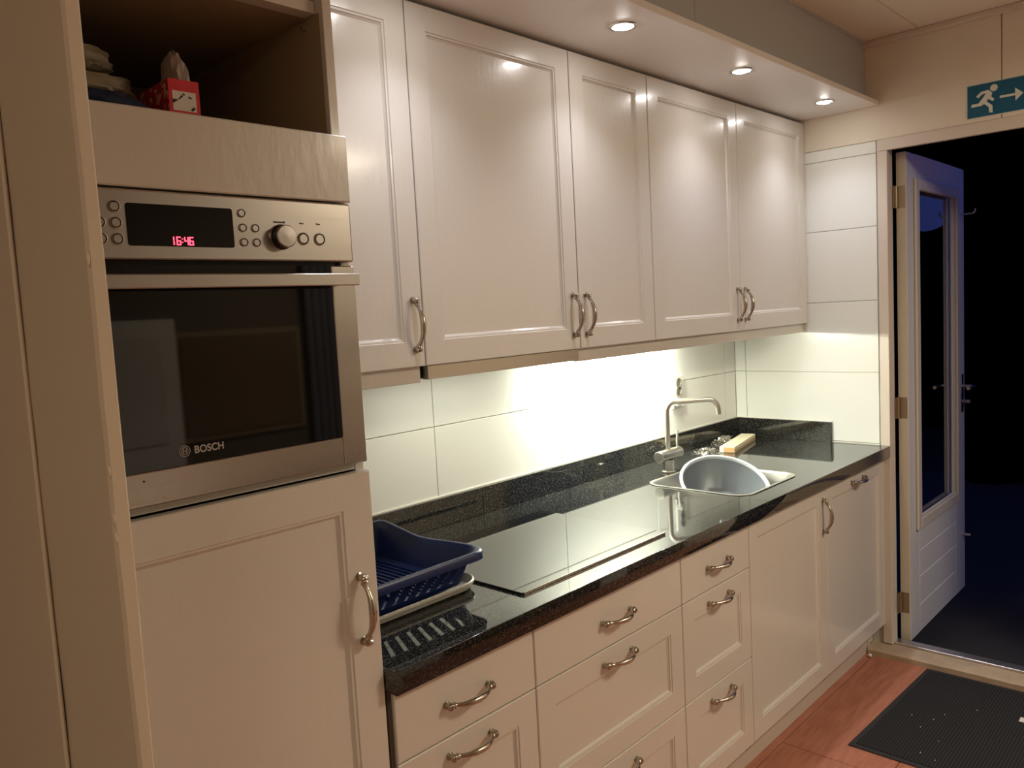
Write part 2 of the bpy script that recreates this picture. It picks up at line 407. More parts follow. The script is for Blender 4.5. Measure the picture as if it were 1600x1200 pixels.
# soffit with downlights
so = thing('trim_2', None, None, (1.6, -.3, ZSB), kind='structure')
bx('soffit_board', SOFF, (XT + .004, XR - .001, -.669, -.002, ZSB, ZSB + .019), so, bev=.0015)
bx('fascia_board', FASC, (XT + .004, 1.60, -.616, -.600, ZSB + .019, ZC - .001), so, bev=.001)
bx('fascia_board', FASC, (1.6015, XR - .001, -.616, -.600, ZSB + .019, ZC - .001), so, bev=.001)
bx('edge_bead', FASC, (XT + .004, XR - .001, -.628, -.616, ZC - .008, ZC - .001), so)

def downlight(x, lab):
    z = ZSB
    t = thing('recessed_downlight', lab, 'downlight', (x, -.555, z), group='recessed downlights in the soffit')
    MB().lathe([(.0285, -.0005), (.0295, -.0035), (.036, -.0030), (.0385, -.0006), (.0385, 0)], (x, -.555, z), 32).obj('trim_ring', CHROME, t, smooth=40)
    MB().lathe([(.0001, -.0085), (.012, -.0078), (.022, -.0045), (.0285, -.0006)], (x, -.555, z), 32).obj('lamp_face', LAMPDISC, t)
    l = bpy.data.lights.new('downlight_beam', 'SPOT'); l.energy = SPOT_P; l.color = SPOT_C; l.spot_size = math.radians(116); l.spot_blend = 1.0
    l.shadow_soft_size = .02
    o = bpy.data.objects.new('downlight_beam', l); C.objects.link(o); o.parent = t; o.location = (0, 0, -.012)
for x, lab in ((.653, 'recessed downlight nearest the tall oven cabinet, above the first wall door'), (1.325, 'glowing recessed downlight highest in the photo, above the widest wall cabinet door'),
               (1.997, 'glowing recessed downlight in the middle of the three in view'), (2.675, 'glowing recessed downlight nearest the exit sign and end wall')):
    downlight(x, lab)

# ------------------------------------------------------------ tall oven cabinet
TL = -.296; R_ = .002
tc = thing('tall_cabinet', 'tall cream cabinet holding the oven, open niche above and handled door below', 'cabinet', (0, -.3, 0))
bx('side_panel', PAINT, (XT - .015, XT + .003, -.651, 0.0, .0, ZC - .003), tc, bev=.0008)
bx('side_panel', PAINT, (TL - .010, TL + .008, -.651, 0.0, .0, ZC - .003), tc, bev=.0008)
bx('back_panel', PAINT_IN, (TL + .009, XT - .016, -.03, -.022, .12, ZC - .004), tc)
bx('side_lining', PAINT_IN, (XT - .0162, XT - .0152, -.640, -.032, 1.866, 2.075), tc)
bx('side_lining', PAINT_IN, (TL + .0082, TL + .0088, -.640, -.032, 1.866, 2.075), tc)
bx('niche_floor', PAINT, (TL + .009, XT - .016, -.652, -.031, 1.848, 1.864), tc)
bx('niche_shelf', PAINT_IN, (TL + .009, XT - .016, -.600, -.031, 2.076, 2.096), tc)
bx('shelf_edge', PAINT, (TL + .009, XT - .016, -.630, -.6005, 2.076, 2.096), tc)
bx('oven_shelf', PAINT, (TL + .009, XT - .016, -.650, -.031, 1.2765, 1.2865), tc)
bx('cabinet_floor', PAINT, (TL + .009, XT - .016, -.650, -.031, .12, .138), tc)
bx('plinth', PAINT, (TL, XT, -.60, -.585, 0.001, .119), tc)
front_mb(TL, XT, 1.7485, 1.862, YT).obj('top_panel', PAINT, tc)
td = front_mb(TL, XT, .127, 1.2735, YT, .02, .062).obj('door', PAINT, tc)
handle(td, .266, YT, 1.028, True)
MB().box(.236, .262, YT - .0009, YT + .001, .985, 1.055, bev=.0005).obj('filler_patch', PAINT, td)
bx('shelf_pin', CHROME, (XT - .024, XT - .0155, -.60, -.594, 2.056, 2.062), tc)

# ------------------------------------------------------------ compact oven
OL = -.292; OR = .3025
ov = thing('built_in_oven', 'stainless steel built-in compact oven with red clock in the tall cabinet', 'oven', (0, -.4, 1.29))
bx('body', BLACK, (OL + .012, OR - .026, YT + .021, -.10, 1.292, 1.735), ov)
cp = MB().box(OL, OR, YT, YT + .022, 1.6455, 1.7455, bev=.003, seg=2).obj('control_panel', STEEL, ov)
disp = MB().prism(rrect(-.081, .080, 1.6655, 1.7255, .004), lambda a, b, t: Vector((a, YT - .0008 + t, b)), .003).obj('display', BLACKG, cp)
def ringbtn(x, z, r, knob=False):
    s = MB(); rot = Matrix.Rotation(PI / 2, 3, 'X')
    s.lathe([(r * 1.0, 0), (r * 1.0, .0018), (r * .88, .0022), (r * .84, -.0), (r * .74, -.0), (r * .70, .0014), (.0001, .0014)], (x, YT, z), 24, rot)
    return s.obj('button', STEEL, cp, smooth=35)
for x, z in ((-.096, 1.7195), (-.0955, 1.697), (-.095, 1.6745), (-.1175, 1.697), (-.117, 1.6745)): ringbtn(x, z, .0083)
for x, z in ((.0955, 1.7195), (.096, 1.697), (.0965, 1.6745), (.1175, 1.697), (.118, 1.6745)): ringbtn(x, z, .0066)
for x in (.204, .2355): ringbtn(x, 1.683, .0105)
kb = MB().lathe([(.0185, 0), (.0205, .001), (.0205, .003)], (.163, YT, 1.6845), 32, Matrix.Rotation(PI / 2, 3, 'X')).obj('knob_ring', CHROME, cp, smooth=35)
MB().lathe([(.0185, 0), (.0183, .0165), (.0170, .0175)], (.163, YT, 1.6845), 32, Matrix.Rotation(PI / 2, 3, 'X')).obj('knob_side', BLACK, cp, smooth=35)
MB().lathe([(.0182, .0170), (.0165, .0186), (.0001, .0190)], (.163, YT, 1.6845), 32, Matrix.Rotation(PI / 2, 3, 'X')).obj('knob_face', STEEL, cp, smooth=35)
def txt(body, size, f, m, parent, name, depth=.0006, bold=0, space=1):
    cu = bpy.data.curves.new('t', 'FONT'); cu.body = body; cu.size = size; cu.extrude = .0003; cu.offset = bold; cu.space_character = space
    o = bpy.data.objects.new('t', cu); C.objects.link(o)
    me = bpy.data.meshes.new_from_object(o.evaluated_get(bpy.context.evaluated_depsgraph_get())); bpy.data.objects.remove(o)
    me.materials.clear(); org = WO[parent.name]
    for v in me.vertices: v.co = Vector(f(v.co.x, v.co.y, v.co.z)) - org
    me.name = name
    return link(name, me, m, parent, org)
def seg7(ch, x, z, w_, h, s):
    on = {'1': 'bc', '6': 'acdefg', '4': 'bcfg', '0': 'abcdef'}[ch]; t = .0017; y0 = YT - .0016; y1 = YT - .0007; g = .0004
    P = {'a': (0, w_, h - t, h), 'd': (0, w_, 0, t), 'g': (0, w_, h / 2 - t / 2, h / 2 + t / 2), 'f': (0, t, h / 2 + g, h - g), 'b': (w_ - t, w_, h / 2 + g, h - g), 'e': (0, t, g, h / 2 - g), 'c': (w_ - t, w_, g, h / 2 - g)}
    for c in on:
        a, b, c0, c1 = P[c]; s.box(x + a, x + b, y0, y1, z + c0, z + c1)
s = MB(); zz = 1.6675; hh = .0125
for ch, x in (('1', -.0215), ('6', -.0118), ('4', -.0000), ('6', .0075)): seg7(ch, x, zz, .0066, hh, s)
for dz in (.0035, .0085): s.box(-.0036, -.0022, YT - .0016, YT - .0007, zz + dz, zz + dz + .0015)
s.obj('clock_digits', LED, cp)
txt('Automatik', .0052, lambda a, b, c: (.1500 + a, YT - .0004 - c, 1.7070 + b), BLACK, cp, 'panel_lettering')
txt('Start', .0042, lambda a, b, c: (.1985 + a, YT - .0004 - c, 1.7070 + b), BLACK, cp, 'panel_lettering')
txt('Stop', .0042, lambda a, b, c: (.2305 + a, YT - .0004 - c, 1.7070 + b), BLACK, cp, 'panel_lettering')
# oven door: steel frame, full glass, bar handle
od = MB()
od.box(.2545, OR, YT, YT + .021, 1.2905, 1.6385, bev=.002)
od.box(OL, .2545, YT, YT + .021, 1.2905, 1.3415, bev=.002)
od.box(OL, -.252, YT, YT + .021, 1.3415, 1.6385, bev=.002)
odr = od.obj('oven_door', STEEL, ov)
gl = MB().prism(rrect(-.252, .2545, 1.3415, 1.6385, .004), lambda a, b, t: Vector((a, YT + .001 + t, b)), .012).obj('door_glass', BLACKG, odr)
MB().box(OL + .004, .2795, YT - .046, YT - .038, 1.6025, 1.6225, bev=.0015).obj('bar_handle', STEEL, odr)
for x in (-.26, .262): MB().box(x - .008, x + .008, YT - .038, YT, 1.606, 1.619, bev=.001).obj('handle_post', STEEL, odr)
# emblem and name
e = MB(); cx, cz = -.0275, 1.3625; R1 = .0085
for r0, r1 in ((R1, R1 - .0009), (R1 * .66, R1 * .66 - .0008)):
    n = 40
    vo = [[e.bm.verts.new((cx + r * math.cos(2 * PI * k / n), YT + y, cz + r * math.sin(2 * PI * k / n))) for k in range(n)] for r, y in ((r0, 0), (r1, 0))]
    for k in range(n): e.bm.faces.new((vo[0][k], vo[0][(k + 1) % n], vo[1][(k + 1) % n], vo[1][k]))
for b in ((-.0030, -.0022, -.0050, .0050), (.0022, .0030, -.0050, .0050), (-.0022, .0022, -.0004, .0004)):
    e.box(cx + b[0], cx + b[1], YT - .0001, YT + .0003, cz + b[2], cz + b[3])
e.obj('door_emblem', LOGO, odr)
txt('BOSCH', .0155, lambda a, b, c: (-.0130 + a * .93, YT + .0003 - c, 1.3570 + b), LOGO, odr, 'door_lettering', bold=.00035, space=1.02)
MB().cyl((-.091, YT - .0006, 1.3285), (-.091, YT + .001, 1.3285), .0016, 12).obj('screw', BLACK, odr)

# ------------------------------------------------------------ wall cabinets
def wall_cabinet(i, lab, side, z0=1.442):
    x0, x1 = U[i], U[i + 1]
    t = thing('wall_cabinet', lab, 'wall cabinet', ((x0 + x1) / 2, -.18, ZB))
    a, b = x0 + .0012, x1 - .0012
    bx('side_panel', PAINT, (a, a + .016, YU + .021, -.001, ZB, ZT - .001), t); bx('side_panel', PAINT, (b - .016, b, YU + .021, -.001, ZB, ZT - .001), t)
    bx('bottom_panel', PAINT, (a + .0162, b - .0162, YU + .021, -.001, ZB, ZB + .016), t)
    bx('top_panel', PAINT, (a + .0162, b - .0162, YU + .021, -.001, ZT - .017, ZT - .001), t)
    d = front_mb(a + .0006, b - .0006, ZB, ZT, YU, .02, .060).obj('door', PAINT, t)
    handle(d, (b - .029) if side > 0 else (a + .029), YU, 1.524, True)
    return t
wall_cabinet(0, 'leftmost narrow cream wall cabinet, partly hidden by the tall oven cabinet', 1)
wall_cabinet(1, 'widest-looking cream wall cabinet door, above the extractor hood strip', 1)
wall_cabinet(2, 'narrow cream wall cabinet just right of the extractor hood', -1)
wall_cabinet(3, 'cream wall cabinet above the tap, handle at its right edge', 1)
wall_cabinet(4, 'cream wall cabinet at the far end against the tiled end wall', -1)
def pelmet(x0, x1, lab):
    s = MB(); s.box(x0, x1, YU + .020, YU + .036, 1.3835, ZB - .0008, bev=.001)
    s.obj('light_pelmet', PAINT, None, label=lab, cat='pelmet')
pelmet(U[0] + .001, U[1] - .004, 'short cream light pelmet under the leftmost wall cabinet')
pelmet(U[2] + .004, 2.937, 'long cream light pelmet below the wall cabinets right of the hood')
hd = thing('extractor_hood', 'slim stainless steel extractor hood under the wide wall cabinet', 'extractor hood', (1.03, -.18, 1.388))
bx('hood_body', BLACK, (U[1] + .004, U[2] - .003, YU + .036, -.01, 1.392, ZB - .001), hd)
bx('front_strip', STEEL, (U[1] + .014, U[2] + .001, YU + .012, YU + .034, 1.3885, ZB - .0012), hd, bev=.001)
bx('grease_filter', STEEL, (U[1] + .03, U[2] - .03, YU + .06, -.06, 1.3875, 1.3915), hd)

MB().box(.80, 1.26, -.25, -.15, 1.3862, 1.3874).obj('added_fill_panel', emis('added_tile_fill', (.98, 1.0, .84), 7), hd)  # glowing panel added under the hood to brighten the left tiles
ul = thing('under_cabinet_lamp', 'tube lamp fixed under the wall cabinets behind the pelmet, flooding the tiles', 'lamp', (2.13, -.1, 1.41))
bx('housing', WHITE, (1.54, 2.28, -.115, -.055, 1.408, 1.4235), ul, bev=.002)
MB().cyl((1.56, -.085, 1.399), (2.26, -.085, 1.399), .008, 12).obj('tube', TUBEM, ul)
for x in (1.544, 2.262): bx('tube_holder', WHITE, (x, x + .014, -.098, -.072, 1.388, 1.4078), ul)

# ------------------------------------------------------------ base cabinets
ZF = ZW - WT - .002; Z1 = .7046; Z2 = .4127; ZK = .127
def base(i, lab):
    x0, x1 = B[i], B[i + 1]
    t = thing('base_cabinet', lab, 'base cabinet', ((x0 + x1) / 2, -.33, 0))
    bx('side_panel', DARKGAP, (x0 + .003, x0 + .018, YT + .022, -.02, .10, ZF - .002), t); bx('side_panel', DARKGAP, (x1 - .018, x1 - .003, YT + .022, -.02, .10, ZF - .002), t)
    bx('back_panel', PAINT_IN, (x0 + .019, x1 - .019, -.03, -.021, .10, ZF - .002), t)
    bx('bottom_panel', PAINT_IN, (x0 + .019, x1 - .019, YT + .022, -.031, .10, .118), t)
    return t, x0 + .0018, x1 - .0018
def drawers(i, lab):
    t, a, b = base(i, lab); c = (a + b) / 2
    if i == 0: a += .010
    for k, (z0, z1, m) in enumerate(((Z1 + .0015, ZF, None), (Z2 + .0015, Z1 - .0015, .060), (ZK, Z2 - .0015, .060))):
        d = front_mb(a, b, z0, z1, YT, .02, m).obj('drawer', PAINT, t)
        bx('drawer_box', PAINT_IN, (a + .03, b - .03, YT + .0205, -.06, z0 + .02, min(z1 - .04, z0 + .12)), d)
        handle(d, c - (.005 if i == 0 else 0), YT, (.773, .667, .371)[k], False)
    if i == 0: bx('filler_strip', DARKGAP, (a - .011, a - .003, YT + .006, YT + .02, ZK, ZF), t)
drawers(0, 'narrow three-drawer base cabinet beside the tall oven cabinet')
drawers(1, 'wide three-drawer base cabinet under the black hob')
drawers(2, 'narrow three-drawer base cabinet between the hob and sink cabinets')
t, a, b = base(3, 'cream base cabinet below the sink with a full-height panelled door')
d = front_mb(a, b, ZK, ZF, YT, .02, .060).obj('door', PAINT, t); handle(d, b - .030, YT, .742, True)
t, a, b = base(4, 'cream end unit with horizontal handle near its top, next to the doorway')
d = front_mb(a, b, ZK, ZF, YT, .02, .060).obj('door', PAINT, t); handle(d, (a + b) / 2, YT, .812, False)
bx('plinth', mat('plinth_grey', (.60, .53, .45), .4), (B[0] + .001, 2.884, -.612, -.597, .001, .0985), None, label='long pale plinth board along the floor under the base cabinets', cat='plinth')
bx('plinth_end', WOODP, (2.8855, 2.905, -.617, -.59, .001, .0985), None, label='short painted filler post at the doorway end of the plinth', cat='filler post')
bx('plinth_end', WOODP, (2.9065, 2.938, -.616, -.59, .0375, .0985), None, label='small painted filler block above the sill, right of the filler post', cat='filler block')

# ------------------------------------------------------------ worktop, splash, hob
SX0, SX1, SY0, SY1 = 1.832, 2.240, -.612, -.222
wt = plate([(B[0], YW), (XR - .001, YW), (XR - .001, -.001), (B[0], -.001)], rrect(SX0, SX1, SY0, SY1, .055), ZW - WT, ZW, .0015)
wt.obj('worktop', GRAN, None, org=(1.6, -.35, ZW - WT), label='polished black granite worktop running from the tall cabinet to the doorway', cat='worktop')
sp = thing('splashback', 'low speckled black granite upstand along the back and end wall', 'upstand', (1.6, -.01, ZW))
for a, b in ((B[0], 1.217), (1.217, 2.098), (2.098, XR - .001)): bx('upstand_strip', GRAN, (a + .0005, b - .0005, -.0165, -.0006, ZW + .0006, .988), sp, bev=.0008)
bx('upstand_strip', GRAN, (XR - .0165, XR - .0006, -.455, -.0170, ZW + .0006, .988), sp, bev=.0008)
for b in ((B[0], XR - .002, -.0035, -.0002, .988, .9915), (XR - .0035, XR - .0002, -.455, -.0036, .988, .9915), (XR - .004, XR - .0002, -.657, -.4555, ZW + .0003, .904)): bx('sealant_bead', SEAL, b, sp)
hb = thing('induction_hob', 'flat black glass hob set on the worktop', 'hob', (1.03, -.39, ZW))
plate(rrect(.738, 1.333, -.6255, -.161, .006), None, ZW + .0008, ZW + .0062, .001).obj('glass_top', HOBG, hb)
s = MB()
s.box(.742, 1.329, -.6270, -.6257, ZW + .001, ZW + .0066)
s.obj('front_bevel', CHROME, hb)

# ------------------------------------------------------------ sink, tap, washing-up bowl
sk = thing('sink', 'stainless steel sink sunk in the worktop, holding a grey bowl', 'sink', ((SX0 + SX1) / 2, (SY0 + SY1) / 2, .74))
bm = MB(); rings = []
for off, z in ((.006, ZW + .0016), (.0055, ZW + .0030), (-.0055, ZW + .0026), (-.009, ZW - .003), (-.010, ZW - .165), (-.020, ZW - .18), (-.05, ZW - .185)):
    rings.append([bm.bm.verts.new((x, y, z)) for x, y in rrect(SX0 - off, SX1 + off, SY0 - off, SY1 + off, .055 + off if off > -.04 else .03)])
for a, b in zip(rings, rings[1:]):
    for k in range(len(a)): bm.bm.faces.new((a[k], a[(k + 1) % len(a)], b[(k + 1) % len(a)], b[k]))
bm.bm.faces.new(rings[-1][::-1])
bm.obj('basin', mat('sink_steel', (.72, .70, .64), .28, .95), sk, smooth=35)
MB().lathe([(.001, .003), (.03, .003), (.038, .001), (.04, 0)], ((SX0 + SX1) / 2, (SY0 + SY1) / 2, ZW - .1845), 24).obj('drain', CHROME, sk, smooth=40)

fx, fy = 2.052, -.182
tp = thing('kitchen_tap', 'brushed steel kitchen tap with angular swan neck behind the sink', 'tap', (fx, fy, ZW))
MB().lathe([(.0001, .0005), (.0265, .0005), (.0265, .005), (.023, .008), (.0205, .009), (.0205, .050)], (fx, fy, ZW), 28).obj('base', TAPM, tp, smooth=35)
MB().tube([(fx - .068, fy, .968), (fx - .066, fy, .968), (fx + .078, fy, .968), (fx + .080, fy, .968)], [.0195, .0215, .0215, .0195], 28).obj('valve_body', TAPM, tp, smooth=35)
ex, ey = .172, -.123; L_ = math.hypot(ex, ey); dx, dy = ex / L_, ey / L_
pts = [(fx, fy, .985), (fx, fy, 1.135)]
rb = .034
for k in range(1, 9):
    a = PI / 2 * k / 8; h = rb * (1 - math.cos(a)); pts.append((fx + dx * h, fy + dy * h, 1.135 + rb * math.sin(a)))
zt = 1.135 + rb; rb2 = .042
hx = L_ - rb2
pts.append((fx + dx * hx * .5, fy + dy * hx * .5, zt)); pts.append((fx + dx * hx, fy + dy * hx, zt))
for k in range(1, 9):
    a = math.radians(84) * k / 8; h = hx + rb2 * math.sin(a); pts.append((fx + dx * h, fy + dy * h, zt - rb2 * (1 - math.cos(a))))
pts.append((pts[-1][0] + dx * .002, pts[-1][1] + dy * .002, 1.108))
MB().tube(pts, .0098, 16).obj('spout', TAPM, tp, smooth=50)
MB().tube([(fx + .066, fy, .985), (fx + .071, fy + .004, 1.012), (fx + .082, fy + .006, 1.050)], [.0035, .0042, .0040], 12).obj('lever', TAPM, tp, smooth=50)

rot = Matrix.Rotation(math.radians(-32), 3, Vector((.80, -.60, 0)).normalized().cross(Vector((0, 0, 1))) * -1)
# tilt so that the opening leans towards the camera (-x, -y)
tiltdir = Vector((-.62, -.78, 0)).normalized(); axis = Vector((0, 0, 1)).cross(tiltdir)
rot = Matrix.Rotation(math.radians(28), 3, axis)
bo = Vector((2.062, -.385, .776))
bl = MB().lathe([(.0001, 0), (.095, 0), (.108, .004), (.118, .012), (.152, .122), (.149, .122), (.112, .016), (.100, .008), (.0001, .007)], bo, 56, rot)
bw = bl.obj('washing_up_bowl', GREYP, None, org=bo, smooth=45, label='round grey plastic washing-up bowl tilted in the sink', cat='bowl')

MB().lathe([(.149, .1222), (.152, .1222), (.160, .126), (.161, .131), (.157, .135), (.151, .134), (.148, .128), (.149, .1222)], bo, 56, rot).obj('rim', mat('lit_rim_paint', (.48, .50, .52), .35), bw, smooth=50, label='grey rim with the tube light painted in as a paler tone')  # same grey plastic as the bowl; tube glow painted into the rim colour
# ------------------------------------------------------------ things by the tap
bxx = thing('cream_carton', 'long flat cream carton with tan end lying behind the sink', 'carton', (2.68, -.14, ZW))
ca = Matrix.Rotation(math.radians(13), 3, 'Z')
def cbox(name, b, m):
    s = MB().box(*b, bev=.0015 if name == 'carton' else 0)
    for v in s.bm.verts: v.co = ca @ v.co + Vector((2.512, -.214, ZW))
    return s.obj(name, m, bxx)
cbox('carton', (0, .36, 0, .064, .0006, .0255), CREAM)
cbox('end_flap', (-.0012, -.0001, .003, .046, .003, .0235), TANM)
cbox('side_fold', (.004, .356, -.0011, -.0001, .007, .0115), TANM)
def wool(c, rx, ry, rz, n, seed):
    rnd = random.Random(seed); s = MB()
    for _ in range(n):
        th = rnd.uniform(0, 2 * PI); ph = rnd.uniform(0, PI / 2); r = rnd.uniform(.6, 1)
        p = Vector((c[0] + rx * r * math.cos(th) * math.cos(ph), c[1] + ry * r * math.sin(th) * math.cos(ph), c[2] + rz * r * math.sin(ph)))
        ax = Vector((rnd.uniform(-1, 1), rnd.uniform(-1, 1), rnd.uniform(-1, 1))).normalized(); u = ax.orthogonal().normalized(); v = ax.cross(u)
        rr = rnd.uniform(.006, .013); a0 = rnd.uniform(0, 6); q = []
        for k in range(8):
            a = a0 + k * .6; w_ = p + (u * math.cos(a) + v * math.sin(a)) * rr + ax * .0012 * k
            w_.z = max(w_.z, ZW + .0016); q.append(w_)
        s.tube(q, .0009, 4)
    return s
SCOUR = mat('shiny_scourer_wire', (.80, .80, .76), .15, 1.0)
wool((2.42, -.135, ZW + .002), .060, .050, .024, 150, 3).obj('scouring_pad', SCOUR, None, org=(2.42, -.135, ZW), label='shiny metal scouring pad on the worktop left of the cream carton', cat='scourer')
wool((2.66, -.080, ZW + .002), .090, .020, .036, 120, 5).obj('scouring_pad', SCOUR, None, org=(2.63, -.098, ZW), label='shiny crumpled metal scourer squeezed behind the cream carton', cat='scourer')

# double wall socket over the tap
wsk = thing('wall_socket', 'white double wall socket on the bright tiles behind the tap', 'socket', (2.418, 0, 1.11))
so_m = mat('socket_white', (.75, .74, .68), .3)
MB().box(2.375, 2.460, -.011, -.0005, 1.095, 1.235, bev=.004, seg=2).obj('plate', so_m, wsk)
for z in (1.204, 1.168):
    MB().lathe([(.020, 0), (.020, .004), (.0175, .004), (.0165, -.0), (.0001, -.0)], (2.418, -.0112, z), 24, Matrix.Rotation(PI / 2, 3, 'X')).obj('outlet', mat('outlet_shadow', (.16, .155, .13), .4), wsk, smooth=35)
MB().tube([(2.385, -.011, 1.122), (2.385, -.035, 1.122), (2.385, -.038, 1.122)], [.019, .018, .014], 20).obj('plug', mat('plug_grey', (.42, .42, .38), .4), wsk, smooth=35)

# ------------------------------------------------------------ dish rack on a tray
dk = thing('dish_rack', 'dark blue plastic dish drainer basket on a pale tray at worktop end', 'dish rack', (.51, -.31, .906))
bx0, bx1, by0, by1 = .366, .688, -.492, -.118
def basket():
    s = MB(); bm = s.bm
    base = rrect(bx0, bx1, by0, by1, .045, 8)
    # resample so that straight sides are finely divided
    P = [Vector((x, y, 0)) for x, y in base]; per = []
    for i in range(len(P)):
        a, b = P[i], P[(i + 1) % len(P)]; n = max(1, int((b - a).length / .0095))
        for k in range(n): per.append(a.lerp(b, k / n))
    cx, cy = (bx0 + bx1) / 2, (by0 + by1) / 2
    rows = []; V = [0, .03, .16, .22, .30, .38, .46, .54, .62, .8, 1.0]
    def top(p):
        t = max(0, min(1, (p.y + .30) / .12)); sm = t * t * (3 - 2 * t)
        return .997 - .009 * math.exp(-((p.y + .30) / .07) ** 2) + .012 * sm * (1 if p.y < -.17 else max(0, 1 - (p.y + .17) / .05))
    for v in V:
        ring = []
        for p in per:
            o = .004 + .026 * v; d = Vector((p.x - cx, p.y - cy, 0))
            q = Vector((p.x + math.copysign(min(o, abs(d.x) * o / .1), d.x), p.y + math.copysign(min(o, abs(d.y) * o / .1), d.y), 0))
            z = .924 + (top(p) - .924) * v
            if abs(p.y - by0) < .002 or abs(p.y - by1) < .002:
                w_ = max(0, min(1, min(p.x - bx0 - .04, bx1 - .04 - p.x) / .05)); q.x += .045 * w_ * (v - .4)
            ring.append(bm.verts.new((q.x, q.y, z)))
        rows.append(ring)
    n = len(per)
    for i in range(len(V) - 1):
        for k in range(n):
            p = per[k]; fr = (abs(p.y - by0) < .002 or abs(p.y - by1) < .002) and abs(per[(k + 1) % n].y - p.y) < .002
            if fr and 2 <= i <= 7 and (k % 3) == 0 and bx0 + .055 < p.x < bx1 - .055: continue
            bm.faces.new((rows[i][k], rows[i][(k + 1) % n], rows[i + 1][(k + 1) % n], rows[i + 1][k]))
    # rolled lip
    lip = []
    for o, dz in ((.003, .0015), (.010, .001), (.0135, -.004), (.0145, -.018), (.0125, -.0185), (.0120, -.006)):
        lip.append([bm.verts.new((v.co.x + math.copysign(min(o, abs(v.co.x - cx) * o / .1), v.co.x - cx), v.co.y + math.copysign(min(o, abs(v.co.y - cy) * o / .1), v.co.y - cy), v.co.z + dz)) for v in rows[-1]])
    allr = [rows[-1]] + lip
    for a, b in zip(allr, allr[1:]):
        for k in range(n): bm.faces.new((a[k], a[(k + 1) % n], b[(k + 1) % n], b[k]))
    bm.faces.new(rows[0][::-1])
    bmesh.ops.recalc_face_normals(bm, faces=bm.faces)
    bmesh.ops.solidify(bm, geom=bm.faces[:], thickness=.0016)
    return s
basket().obj('basket', BLUEP, dk, smooth=50)
for k in range(15):
    y = by0 + .05 + k * .0195
    MB().tube([(.375, y, .926), (.38, y, .940), (.50, y, .942), (.51, y, .927)], .0022, 6).obj('plate_rib', BLUEP, dk)
for x in (.385, .44, .50): MB().box(x - .002, x + .002, by0 + .03, by1 - .03, .9235, .932).obj('cross_bar', BLUEP, dk)
for k in range(9):
    x = .53 + k * .016
    MB().box(x - .0018, x + .0018, by0 + .03, by1 - .03, .9235, .928).obj('floor_rib', BLUEP, dk)
tr = MB(); rings = []
for off, z in ((.000, ZW + .0016), (.010, ZW + .0022), (.015, ZW + .006), (.0175, ZW + .018), (.020, ZW + .0225), (.022, ZW + .0215), (.0215, ZW + .0170)):
    rings.append([tr.bm.verts.new((x, y, z - (.004 if x > .70 and -.40 < y < -.2 else 0))) for x, y in rrect(.352 - off, .707 + off, -.487 - off, -.110 + off, .035 + off, 8)])
for a, b in zip(rings, rings[1:]):
    for k in range(len(a)): tr.bm.faces.new((a[k], a[(k + 1) % len(a)], b[(k + 1) % len(a)], b[k]))
tr.bm.faces.new(rings[0][::-1])
bmesh.ops.recalc_face_normals(tr.bm, faces=tr.bm.faces); bmesh.ops.solidify(tr.bm, geom=tr.bm.faces[:], thickness=-.0012)
tr.obj('drip_tray', TRAYM, None, smooth=50, org=(.52, -.3, ZW), label='pale plastic drip tray on the black worktop under the blue dish drainer', cat='tray')

# ------------------------------------------------------------ in the niche above the oven
NF = 1.8645
rbx = thing('red_box', 'red patterned carton with white picture label on the niche edge', 'box', (.02, -.53, NF))
ra = Matrix.Rotation(math.radians(-1), 3, 'Z') @ Matrix(((.93, 0, 0), (0, 1, 0), (0, 0, .93)))
RC = Vector((.050, -.610, NF))
def rbox(name, b, m, bev=0.0):
    s = MB().box(*b, bev=bev); 
    for v in s.bm.verts: v.co = ra @ v.co + RC
    return s.obj(name, m, rbx)
rbox('carton', (-.026, .026, 0, .20, .0005, .069), REDPRINT, .001)
rbox('end_face', (-.0262, .0262, -.0012, .0002, .0008, .0692), REDM)
rbox('picture_label', (-.0205, .0195, -.0018, -.0011, .018, .050), PAPER)
def ink(pts):
    s = MB().prism(pts, lambda a, b, t: ra @ Vector((a, -.0022 + t, b)) + RC, .0005); return s.obj('print', INK, rbx)
ink([(-.0203, .036), (-.012, .0355), (-.004, .045), (-.003, .041), (-.0203, .029)]); ink([(.006, .043), (.013, .041), (.011, .039), (.007, .0405)]); ink([(.012, .019), (.018, .024), (.014, .0265), (.009, .021)])
ink([(-.003, .0450), (-.001, .048), (.001, .0445), (-.001, .043)])
def lump(c, r, amp, sc_, seed, sub=4, flatb=True):
    s = MB(); bmesh.ops.create_icosphere(s.bm, subdivisions=sub, radius=1)
    for v in s.bm.verts:
        n = v.co.normalized(); k = 1 + amp * noise.fractal(n * sc_ + Vector((seed, 0, 0)), .6, 2, 4)
        q = Vector((math.copysign(abs(n.x) ** .7, n.x) * r[0], math.copysign(abs(n.y) ** .7, n.y) * r[1], math.copysign(abs(n.z) ** .7, n.z) * r[2])) * k
        if flatb: q.z = max(q.z, -r[2] * .92)
        v.co = q + Vector(c)
    return s
fb = MB(); prof = []
rnd = random.Random(4); nseg = 18; rows = []
for j, (z, sx, sy) in enumerate(((.0697, .020, .085), (.088, .022, .075), (.104, .020, .06), (.120, .013, .04), (.128, .003, .008))):
    row = []
    for k in range(nseg):
        a = 2 * PI * k / nseg; nn = 1 + .28 * noise.noise(Vector((math.cos(a) * 2, math.sin(a) * 2, j * .8 + 3)))
        row.append(fb.bm.verts.new(ra @ Vector((.008 + .8 * sx * math.cos(a) * nn, .045 + .45 * sy * math.sin(a) * nn, z + .004 * math.sin(5 * a + j) * (1 if j else 0))) + RC))
    rows.append(row)
